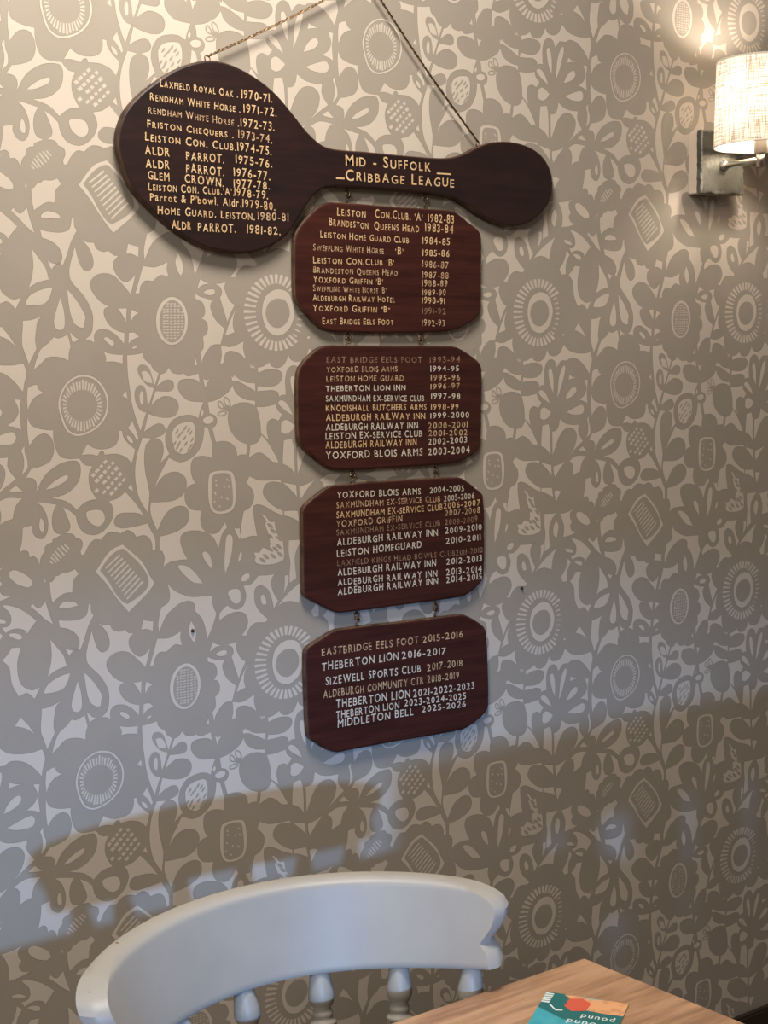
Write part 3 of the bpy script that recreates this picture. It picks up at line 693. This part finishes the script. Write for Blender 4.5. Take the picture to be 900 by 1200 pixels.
plaque(P2, R2, c2, 3.75, 'second mahogany board from the top listing league winners 1993-94 to 2003-2004', [(413, 556), (510, 551)], [(407, 399), (492, 400)], K)
c3 = (345, 550); R3 = []
for r in [("YOXFORD BLOIS ARMS",187,127,555,108,28,'white'),("2004-2005",595,104,745,94,26,'white'),
 ("SAXMUNDHAM EX-SERVICE CLUB",185,172,640,142,27,'dim'),("2005-2006",657,141,790,128,26,'white'),
 ("SAXMUNDHAM EX-SERVICE CLUB",185,215,650,179,29,'gold'),("2006-2007",655,173,815,159,26,'gold'),
 ("YOXFORD GRIFFIN",183,255,473,229,28,'dim'),("2007-2008",662,204,815,191,26,'dim'),
 ("SAXMUNDHAM EX-SERVICE CLUB",185,291,640,248,26,'faded'),("2008-2009",662,245,803,231,26,'faded'),
 ("ALDEBURGH RAILWAY INN",187,335,630,291,31,'white'),("2009-2010",662,284,823,264,27,'white'),
 ("LEISTON HOMEGUARD",187,386,558,343,31,'white'),("2010-2011",665,328,818,310,27,'white'),
 ("LAXFIELD KINGS HEAD BOWLS CLUB",188,426,705,379,25,'faded'),("2011-2012",708,379,828,364,24,'faded'),
 ("ALDEBURGH RAILWAY INN",190,468,622,425,31,'white'),("2012-2013",667,419,823,404,28,'white'),
 ("ALDEBURGH RAILWAY INN",190,511,627,471,29,'white'),("2013-2014",667,466,823,451,28,'white'),
 ("ALDEBURGH RAILWAY INN",190,553,630,503,30,'white'),("2014-2015",667,499,823,482,28,'white')]: add_row(R3, *r)
P3 = S([(35,185),(48,158),(110,105),(165,72),(450,48),(710,34),(742,41),(800,85),(830,113),(836,250),(835,465),(822,497),(770,545),(725,563),(450,600),(205,632),(165,624),(100,590),(50,562),(39,535),(37,350)], c3, 3.75)
plaque(P3, R3, c3, 3.75, 'third mahogany board from the top listing league winners 2004-2005 to 2014-2015', [(419, 722), (511, 712)], [(412, 559.5), (509.5, 555)], K)
c4 = (345, 705); R4 = []
for r in [("EASTBRIDGE EELS FOOT",120,238,545,184,33,'dim'),("2015-2016",563,180,740,157,30,'dim'),
 ("THEBERTON LION",120,304,457,254,36,'white'),("2016-2017",472,251,665,229,31,'white'),
 ("SIZEWELL SPORTS CLUB",137,367,555,308,34,'white'),("2017-2018",583,305,738,282,31,'dim'),
 ("ALDEBURGH COMMUNITY CTR",127,424,567,361,34,'dim'),("2018-2019",583,357,722,337,31,'dim'),
 ("THEBERTON LION",183,468,508,420,36,'white'),("2021-2022-2023",522,420,790,382,32,'white'),
 ("THEBERTON LION",183,515,460,468,32,'white'),("2023-2024-2025",483,461,753,427,29,'white'),
 ("MIDDLETON BELL",190,553,522,498,34,'white'),("2025-2026",560,486,752,461,27,'white')]: add_row(R4, *r)
P4 = S([(46,228),(62,200),(130,155),(185,124),(450,92),(710,60),(750,59),(800,85),(836,113),(846,145),(853,300),(855,455),(842,488),(790,535),(735,566),(450,615),(235,655),(190,664),(145,653),(90,620),(66,602),(58,570),(50,400)], c4, 3.75)
plaque(P4, R4, c4, 3.75, 'lowest mahogany board with half its face empty, listing winners 2015-2016 to 2025-2026', [], [(418.5, 727), (510.5, 716)], K)

# ---------------------------------------------------------------- cord and its nail, screw plugs
nailp = on_wall(429, -27, .013)
cord = thing('twisted_brass_cord', (nailp.x, 0, nailp.z), 'twisted brass cord running up from both ends of the spoon board', 'cord')
def strand(ph):
    a = on_wall(243, 66, .013); b = on_wall(560, 166, .013); path = []
    for p0, p1, sag in ((a, nailp, .004), (nailp, b, .006)):
        L = (p1 - p0).length; n = int(L / .0016)
        for k in range(n if p1 is nailp else n + 1):
            t = k / n; q = p0.lerp(p1, t); q.z -= sag * math.sin(PI * t); path.append(q)
    pts = []
    for k, q in enumerate(path):
        t = path[min(k + 1, len(path) - 1)] - path[max(k - 1, 0)]; t.normalize(); s = t.cross(Vector((0, 1, 0))).normalized()
        an = 2 * PI * k * .0016 / .0145 + ph
        pts.append(q + (s * math.cos(an) + Vector((0, 1, 0)) * math.sin(an)) * .00105 - cord.location)
    bm = bmesh.new(); tube(bm, pts, .00105, 5); return bm
from_bm('strand', strand(0), 'brass', cord, True); from_bm('strand', strand(PI), 'iron', cord, True)
nail = thing('wall_nail', (nailp.x, 0, nailp.z), 'brass nail above the spoon board holding the cord', 'nail')
bm = bmesh.new(); lathe(bm, [(0, .0015), (.85, .0015), (.88, .004), (1, .0035)], (0, .0, 0), (0, -.020, .002), 10); from_bm('nail_pin', bm, 'brass', nail, True)
for px, py, lab in ((225.5, 739, 'tiny dark red screw plug in the wall left of the boards'), (611, 689, 'tiny dark red screw plug in the wall right of the third board')):
    p = on_wall(px, py, 0); bm = bmesh.new(); lathe(bm, [(0, .0028), (.7, .0026), (1, .0018)], (0, .001, 0), (0, -.0035, 0), 12)
    o = from_bm('wall_plug', bm, 'plug', None, True); o.location = (p.x, 0, p.z); tag(o, lab, 'wall plug')

# ---------------------------------------------------------------- wall lamps
shade_m = bpy.data.materials.new('linen_shade'); shade_m.use_nodes = True
nt = shade_m.node_tree; nt.nodes.clear()
out = nt.nodes.new('ShaderNodeOutputMaterial'); tc = nt.nodes.new('ShaderNodeTexCoord')
def linen(sc, seed):
    mp = nt.nodes.new('ShaderNodeMapping'); mp.inputs['Scale'].default_value = sc; mp.inputs['Location'].default_value = (seed, 0, seed)
    nt.links.new(tc.outputs['Object'], mp.inputs['Vector']); n = nt.nodes.new('ShaderNodeTexNoise'); n.inputs['Scale'].default_value = 1; n.inputs['Detail'].default_value = 3
    nt.links.new(mp.outputs[0], n.inputs['Vector']); return n
n1 = linen((25, 25, 520), 0); n2 = linen((420, 420, 30), 4)
mx = nt.nodes.new('ShaderNodeMath'); mx.operation = 'ADD'; nt.links.new(n1.outputs['Fac'], mx.inputs[0]); nt.links.new(n2.outputs['Fac'], mx.inputs[1])
rp = nt.nodes.new('ShaderNodeValToRGB'); rp.color_ramp.elements[0].position = .42; rp.color_ramp.elements[0].color = (.36, .28, .20, 1)
rp.color_ramp.elements[1].position = .52; rp.color_ramp.elements[1].color = (.80, .73, .62, 1)
hf = nt.nodes.new('ShaderNodeMath'); hf.operation = 'MULTIPLY'; hf.inputs[1].default_value = .5
nt.links.new(mx.outputs[0], hf.inputs[0]); nt.links.new(hf.outputs[0], rp.inputs[0])
df = nt.nodes.new('ShaderNodeBsdfDiffuse'); tl = nt.nodes.new('ShaderNodeBsdfTranslucent'); ms = nt.nodes.new('ShaderNodeMixShader'); ms.inputs[0].default_value = .085
nt.links.new(rp.outputs[0], df.inputs[0]); nt.links.new(rp.outputs[0], tl.inputs[0]); nt.links.new(df.outputs[0], ms.inputs[1]); nt.links.new(tl.outputs[0], ms.inputs[2])
nt.links.new(ms.outputs[0], out.inputs[0])
bulb_m = bpy.data.materials.new('lit_bulb'); bulb_m.use_nodes = True; nt = bulb_m.node_tree; nt.nodes.clear()
e = nt.nodes.new('ShaderNodeEmission'); out = nt.nodes.new('ShaderNodeOutputMaterial'); nt.links.new(e.outputs[0], out.inputs[0])
e.inputs[0].default_value = (1, .88, .76, 1); e.inputs[1].default_value = 175
MT['shade'] = shade_m; MT['bulb'] = bulb_m
def wall_lamp(lx, lz, label):
    t = thing('wall_lamp', (lx, 0, lz), label, 'lamp', 'slate-backed wall lamps')
    bm = bmesh.new(); box(bm, (-.052, -.027, -.057), (.052, 0, .055), .0015); from_bm('back_box', bm, 'box', t)
    # riven slate face with a ragged chipped edge
    rnd = random.Random(4); n = 22; front = []; rim = []; back = []
    side = lambda k: [(-1 + 2 * k / n, 1), (1, 1 - 2 * k / n), (1 - 2 * k / n, -1), (-1, -1 + 2 * k / n)]
    for s in range(4):
        for k in range(n):
            x, z = side(k)[s]; w_ = .0575; a = rnd.uniform(.90, .955); b = rnd.uniform(.972, 1.0)
            front.append((x * w_ * a, -.0385, z * w_ * a)); rim.append((x * w_ * b, -.0365 + rnd.uniform(-.001, .001), z * w_ * b)); back.append((x * w_ * b, -.027, z * w_ * b))
    m = len(front); vs = front + rim + back; fs = [tuple(range(m - 1, -1, -1)), tuple(range(2 * m, 3 * m))]; mi = [0, 0]
    for r in (0, 1):
        for k in range(m):
            j = (k + 1) % m; fs.append((r * m + k, r * m + j, r * m + m + j, r * m + m + k)); mi.append(1 if r == 0 else 0)
    pydata('slate_plate', vs, fs, ['slate', 'slate_edge'], t, False, mi)
    az = -.006; ay = -.128
    bm = bmesh.new(); lathe(bm, [(0, .009), (.5, .0095), (.8, .0085), (1, .006)], (0, -.037, az), (0, -.049, az), 18); from_bm('arm_boss', bm, 'chrome', t, True)
    bm = bmesh.new(); tube(bm, [(0, -.047, az), (0, -.10, az), (0, ay + .004, az)], .0054, 12); from_bm('arm', bm, 'chrome', t, True)
    bm = bmesh.new(); tube(bm, [(0, ay, az - .012), (0, ay, az + .012), (0, ay, az + .013), (0, ay, az + .03)], .0, 16, False, [.0075, .0075, .0055, .0055]); from_bm('knuckle', bm, 'chrome', t, True)
    bm = bmesh.new(); tube(bm, [(0, ay, az + .012), (0, ay, az + .045), (0, ay, az + .05), (0, ay, az + .072)], 0, 18, False, [.012, .012, .014, .014]); from_bm('lamp_holder', bm, 'cap', t, True)
    sb, st, r = (.018), .166, .083               # bottom, top, radius of the drum
    bm = bmesh.new(); rs = []; N = 64
    for z, rr in ((sb, r), (st, r - .004), (st, r - .0056), (sb, r - .0016)):
        rs.append([bm.verts.new((rr * math.cos(2 * PI * k / N), ay + rr * math.sin(2 * PI * k / N), z)) for k in range(N)])
    for i in (0,):
        for k in range(N): bm.faces.new((rs[0][k], rs[0][(k + 1) % N], rs[1][(k + 1) % N], rs[1][k]))
    s_ = from_bm('lamp_shade', bm, 'shade', t, True)
    for z, rr in ((sb, r), (st, r - .004)):
        bm = bmesh.new(); tube(bm, [(rr * math.cos(2 * PI * k / N), ay + rr * math.sin(2 * PI * k / N), z) for k in range(N)], .0016, 6, True); from_bm('rim', bm, 'cap', s_, True)
    bm = bmesh.new()
    for a in (.3, .3 + 2 * PI / 3, .3 + 4 * PI / 3): tube(bm, [(.013 * math.cos(a), ay + .013 * math.sin(a), az + .045), (r * math.cos(a), ay + r * math.sin(a), sb + .003)], .0011, 6)
    from_bm('spider', bm, 'chrome', s_, True)
    bm = bmesh.new(); lathe(bm, [(0, .008), (.15, .012), (.4, .021), (.6, .0235), (.8, .019), (.93, .010), (1, .002)], (0, ay, az + .066), (0, ay, az + .135), 20); from_bm('bulb', bm, 'bulb', t, True)
    return t
lp = on_wall(847.5, 193, .0385)
lampR = wall_lamp(lp.x, lp.z + .004, 'linen drum wall lamp on a slate plate at the upper right')
lampL_assumed = wall_lamp(-.62, lp.z + .06, 'assumed out-of-view linen drum wall lamp further left on the same wall')  # unseen second lamp, assumed from the warm glow at upper left

# ---------------------------------------------------------------- table and card
TZ = CAMH - .70; TX, TY = .3045, -.712
tab = thing('dining_table', (-.15, -1.1, 0), 'square-cornered light oak dining table in front of the white chair', 'table')
def rel(t, p): return tuple(Vector(p) - t.location)
X0, Y0 = -.95, -1.46
bm = bmesh.new(); box(bm, rel(tab, (X0, Y0, TZ - .028)), rel(tab, (TX, TY, TZ)), 0)
for v in bm.verts:
    if v.co.x > 0 and v.co.y < 0: v.co.x += .105
bmesh.ops.bevel(bm, geom=bm.edges[:], offset=.003, segments=2, affect='EDGES')
top = from_bm('table_top', bm, 'table', tab)
for a, b in (((X0 + .06, TY - .085, TZ - .11), (TX - .06, TY - .065, TZ - .028)), ((X0 + .06, Y0 + .06, TZ - .11), (TX - .06, Y0 + .08, TZ - .028)),
             ((X0 + .06, Y0 + .08, TZ - .11), (X0 + .08, TY - .085, TZ - .028)), ((TX - .08, Y0 + .08, TZ - .11), (TX - .06, TY - .085, TZ - .028))):
    bm = bmesh.new(); box(bm, rel(tab, a), rel(tab, b), .001); from_bm('apron', bm, 'table', tab)
for x in (X0 + .09, TX - .09):
    for y in (Y0 + .09, TY - .095):
        bm = bmesh.new(); q = Vector(rel(tab, (x, y, 0)))
        lathe(bm, [(0, .016), (.06, .024), (.10, .018), (.5, .027), (.72, .03), (.76, .022), (.80, .033), (.82, .033), (1, .033)], q, q + Vector((0, 0, TZ - .028)), 16); from_bm('leg', bm, 'table', tab, True)
c0 = on_level(641, 1163.5, TZ); cx_ = on_level(737, 1178.5, TZ) - c0; cx_.z = 0; cw = cx_.length; ex = cx_.normalized(); ey = Vector((ex.y, -ex.x, 0))
if ey.y > 0: ey = -ey
card = thing('menu_card', (c0.x, c0.y, TZ), 'glossy teal and peach printed card lying on the oak table', 'card')
def cardpoly(name, pts, z, m, th=.0, parent=card):
    P = [ex * (a * cw) + ey * (b * cw) + Vector((0, 0, z)) for a, b in pts]; n = len(P); vs = P[:]; fs = [tuple(range(n))]
    if th: vs += [p - Vector((0, 0, th)) for p in P]; fs += [tuple(range(2 * n - 1, n - 1, -1))] + [(k, k + n, (k + 1) % n + n, (k + 1) % n) for k in range(n)]
    o = pydata(name, vs, fs, m, parent); bm = bmesh.new(); bm.from_mesh(o.data); bmesh.ops.recalc_face_normals(bm, faces=bm.faces)
    if not th and bm.faces[:][0].normal.z < 0: bmesh.ops.reverse_faces(bm, faces=bm.faces)
    bm.to_mesh(o.data); bm.free(); return o
cardpoly('card_sheet', [(0, 0), (1, 0), (1, 1.45), (0, 1.45)], .0016, 'card', .0016)
cardpoly('printed_panel', [(.0, .0), (.30, .0), (.42, .33), (1, .33), (1, .62), (0, .62)], .0017, 'card_teal')
cardpoly('printed_panel', [(0, .42), (.35, .62), (.6, .62), (1, .60), (1, 1.45), (0, 1.45)], .0018, 'card_blue')
cardpoly('printed_panel', [(.22, .02), (.38, .0), (.55, .05), (.75, .0), (1, .0), (1, .32), (.85, .34), (.6, .33), (.5, .22), (.33, .1)], .0018, 'card_peach')
cardpoly('printed_panel', [(.30, .10), (.45, .05), (.58, .14), (.56, .34), (.40, .40), (.29, .30)], .0019, 'card_red')
cardpoly('printed_panel', [(.0, .03), (.10, .03), (.10, .28), (.0, .28)], .0019, 'card_white')
for k in range(4): cardpoly('printed_bar', [(-.001, .07 + .055 * k), (.10, .06 + .055 * k), (.10, .075 + .055 * k), (-.001, .085 + .055 * k)], .0020, 'card_teal')
cardpoly('printed_line', [(.12, .30), (.22, .42), (.30, .40), (.30, .425), (.22, .45), (.11, .32)], .0020, 'card_white')
vs = []; fs = []
for text, row, x_r, hgt in (("pound", .44, .93, .10), ("Around", .60, .96, .11)):
    run, W = glyph_run(text, False); sc = hgt / CAP * cw
    for x, s, gv, gf in run:
        n0 = len(vs)
        for gx, gy in gv: vs.append(ex * (x_r * cw - (x + gx) * sc * .95) + ey * (row * cw + gy * sc) + Vector((0, 0, .0021)))
        fs += [tuple(n0 + k for k in f) for f in gf]
pydata('lettering', vs, fs, 'card_white', card)

# ---------------------------------------------------------------- chair
def make_chair(loc, rz, label):
    t = thing('dining_chair', (0, 0, 0), label, 'chair', 'white painted spindle-back chairs')
    # local axes: x across, y towards the wall behind the sitter, z up; origin on the floor under the seat
    ZB, ZT = .766, .862
    cy = 0                                 # centre of the rail's arc
    def rail_pt(a, h, o):                      # angle, height 0..1, offset outwards
        r = .230 + .034 * h + o
        zb = ZB + .020 * min(1, abs(a) / 1.2) ** 3
        return Vector((r * math.sin(a), cy + r * math.cos(a), zb + (ZT - zb) * h))
    def ext(h):                                # half angle of the rail at a height: tip, notch, ear, rounded corner
        K = [(0, 1.225), (.08, 1.215), (.20, 1.19), (.31, 1.145), (.33, 1.145), (.42, 1.165), (.52, 1.185), (.64, 1.195), (.75, 1.19), (.84, 1.16), (.90, 1.115), (.95, 1.03), (.98, .94), (1, .80)]
        for (a, u), (b, v) in zip(K, K[1:]):
            if h <= b: return u + (v - u) * (h - a) / (b - a)
        return K[-1][1]
    hs = [0, .03, .08, .14, .20, .26, .31, .33, .37, .42, .45, .52, .58, .64, .70, .75, .80, .84, .88, .91, .94, .96, .98, .99, 1]
    NS = 120; T = .0150; bm = bmesh.new(); F = []; B = []
    for h in hs:
        fr = []; bk = []
        for k in range(NS + 1):
            s = -1 + 2 * k / NS; e = ext(h); a = s * e
            d = (1 - abs(s)) * e * .28         # distance from the end, metres
            ed = min(1, d / .0045); th = T * math.sqrt(max(0, 1 - (1 - ed) ** 2) * .96 + .04)
            if h > .93: th *= math.sqrt(max(.12, 1 - ((h - .93) / .075) ** 2))
            if h < .03: th *= .9
            hh = h
            fr.append(bm.verts.new(rail_pt(a, hh, -th))); bk.append(bm.verts.new(rail_pt(a, hh, th)))
        F.append(fr); B.append(bk)
    n = len(hs)
    for i in range(n - 1):
        for k in range(NS):
            bm.faces.new((F[i][k], F[i + 1][k], F[i + 1][k + 1], F[i][k + 1])); bm.faces.new((B[i][k], B[i][k + 1], B[i + 1][k + 1], B[i + 1][k]))
    for k in range(NS):
        bm.faces.new((F[0][k], F[0][k + 1], B[0][k + 1], B[0][k])); bm.faces.new((F[n-1][k], B[n-1][k], B[n-1][k + 1], F[n-1][k + 1]))
    for i in range(n - 1):
        bm.faces.new((F[i][0], B[i][0], B[i + 1][0], F[i + 1][0])); bm.faces.new((F[i][NS], F[i + 1][NS], B[i + 1][NS], B[i][NS]))
    bmesh.ops.recalc_face_normals(bm, faces=bm.faces)
    for e in bm.edges:
        if len(e.link_faces) == 2 and e.calc_face_angle(0) > math.radians(38): e.smooth = False
    rail = from_bm('crest_rail', bm, 'paint', t, True)
    for a, h, o in ((-.72, .99, .004), (-1.085, .90, .002), (-1.10, .74, -.002), (.55, .985, .006)):
        bm = bmesh.new(); bmesh.ops.create_icosphere(bm, subdivisions=1, radius=.0022)
        p = rail_pt(a, h, o)
        for v in bm.verts: v.co = v.co * (1 if abs(v.co.x) < 1 else 1) + p
        from_bm('paint_chip', bm, 'bare', rail)
    # seat: shaped saddle
    bm = bmesh.new(); rings = []; N = 40
    def seat_r(a):
        x, y = math.sin(a), math.cos(a)
        return .205 * (1 + .05 * math.cos(2 * a) * -1 + (.06 if y < 0 else 0) * abs(x) * abs(y) * 2)
    for rr, z in ((.0, .431), (.5, .430), (.8, .436), (.94, .444), (1.0, .440), (1.0, .425), (.95, .408), (.0, .405)):
        rings.append([bm.verts.new((math.sin(2 * PI * k / N) * seat_r(2 * PI * k / N) * max(rr, .02), math.cos(2 * PI * k / N) * seat_r(2 * PI * k / N) * max(rr, .02) - .015, z)) for k in range(N)])
    for i in range(len(rings) - 1):
        for k in range(N): bm.faces.new((rings[i][k], rings[i][(k + 1) % N], rings[i + 1][(k + 1) % N], rings[i + 1][k]))
    bm.faces.new(rings[0][::-1]); bm.faces.new(rings[-1]); bmesh.ops.recalc_face_normals(bm, faces=bm.faces)
    from_bm('seat', bm, 'paint', t, True)
    SP = [(0, .0095), (.045, .0125), (.08, .0145), (.105, .0150), (.125, .0125), (.135, .0095), (.150, .0115), (.163, .0115), (.168, .0100), (.178, .0150), (.190, .0150), (.20, .0098), (.24, .009), (.40, .0115), (.55, .0135), (.68, .0125), (.74, .009), (.76, .0125), (.79, .0125), (.81, .009), (1, .010)]
    for a in (-.93, -.52, -.11, .29, .69, 1.07):
        p = rail_pt(a, .04, -.001); q = Vector((math.sin(a * .95) * .170, cy - .012 + math.cos(a * .95) * .155, .436))
        bm = bmesh.new(); lathe(bm, SP, p, q, 16); from_bm('spindle', bm, 'paint', t, True)
    LG = [(0, .013), (.10, .018), (.22, .020), (.24, .014), (.27, .020), (.32, .020), (.35, .014), (.55, .019), (.78, .016), (.82, .012), (.86, .017), (1, .012)]
    feet = {}
    for sx in (-1, 1):
        for sy in (-1, 1):
            a = Vector((sx * .13, sy * .12 - .015, .412)); b = Vector((sx * .185, sy * .175 - .015, 0)); feet[sx, sy] = (a, b)
            bm = bmesh.new(); lathe(bm, LG, a, b, 14); from_bm('leg', bm, 'paint', t, True)
    def at(k, f): return feet[k][0].lerp(feet[k][1], f)
    for sx in (-1, 1):
        bm = bmesh.new(); lathe(bm, [(0, .007), (.4, .010), (.5, .013), (.6, .010), (1, .007)], at((sx, -1), .58), at((sx, 1), .58), 12); from_bm('stretcher', bm, 'paint', t, True)
    bm = bmesh.new(); lathe(bm, [(0, .007), (.4, .010), (.5, .013), (.6, .010), (1, .007)], at((-1, -1), .58).lerp(at((-1, 1), .58), .5), at((1, -1), .58).lerp(at((1, 1), .58), .5), 12); from_bm('stretcher', bm, 'paint', t, True)
    t.location = loc; t.rotation_euler.z = rz
    return t
chair = make_chair((-.046, -.785, 0), math.radians(-3.2), 'white painted spindle-back chair tucked under the oak table against the papered wall')

# ---------------------------------------------------------------- unseen settle added behind the photographer's right hand, its back shaped to shade the wall
st = thing('settle_blocker', (.15, -1.75, 0), 'added out-of-view slat-back settle that shades the wall, on the near side of the oak table', 'light blocker')
SX0, SX1, SH = -.30, .34, 1.012
def part(name, lo, hi, bev=.004, m='skirting'):
    bm = bmesh.new(); box(bm, lo, hi, bev); return from_bm(name, bm, m, st)
part('seat', (SX0, -.42, .42), (SX1, .12, .46))
part('top_rail', (SX0, .125, SH - .115), (SX1, .15, SH)); part('lower_rail', (SX0, .125, .50), (SX1, .15, .60))
for k in range(6):
    x = SX0 + .01 + k * (SX1 - SX0 - .10) / 5
    part('back_slat', (x, .130, .595), (x + (.088 if k != 2 else .06), .145, SH - .11), .002)
for x in (SX0, SX1 - .04):
    part('leg', (x, .11, 0), (x + .04, .15, .895)); part('leg', (x, -.41, 0), (x + .04, -.37, .42))
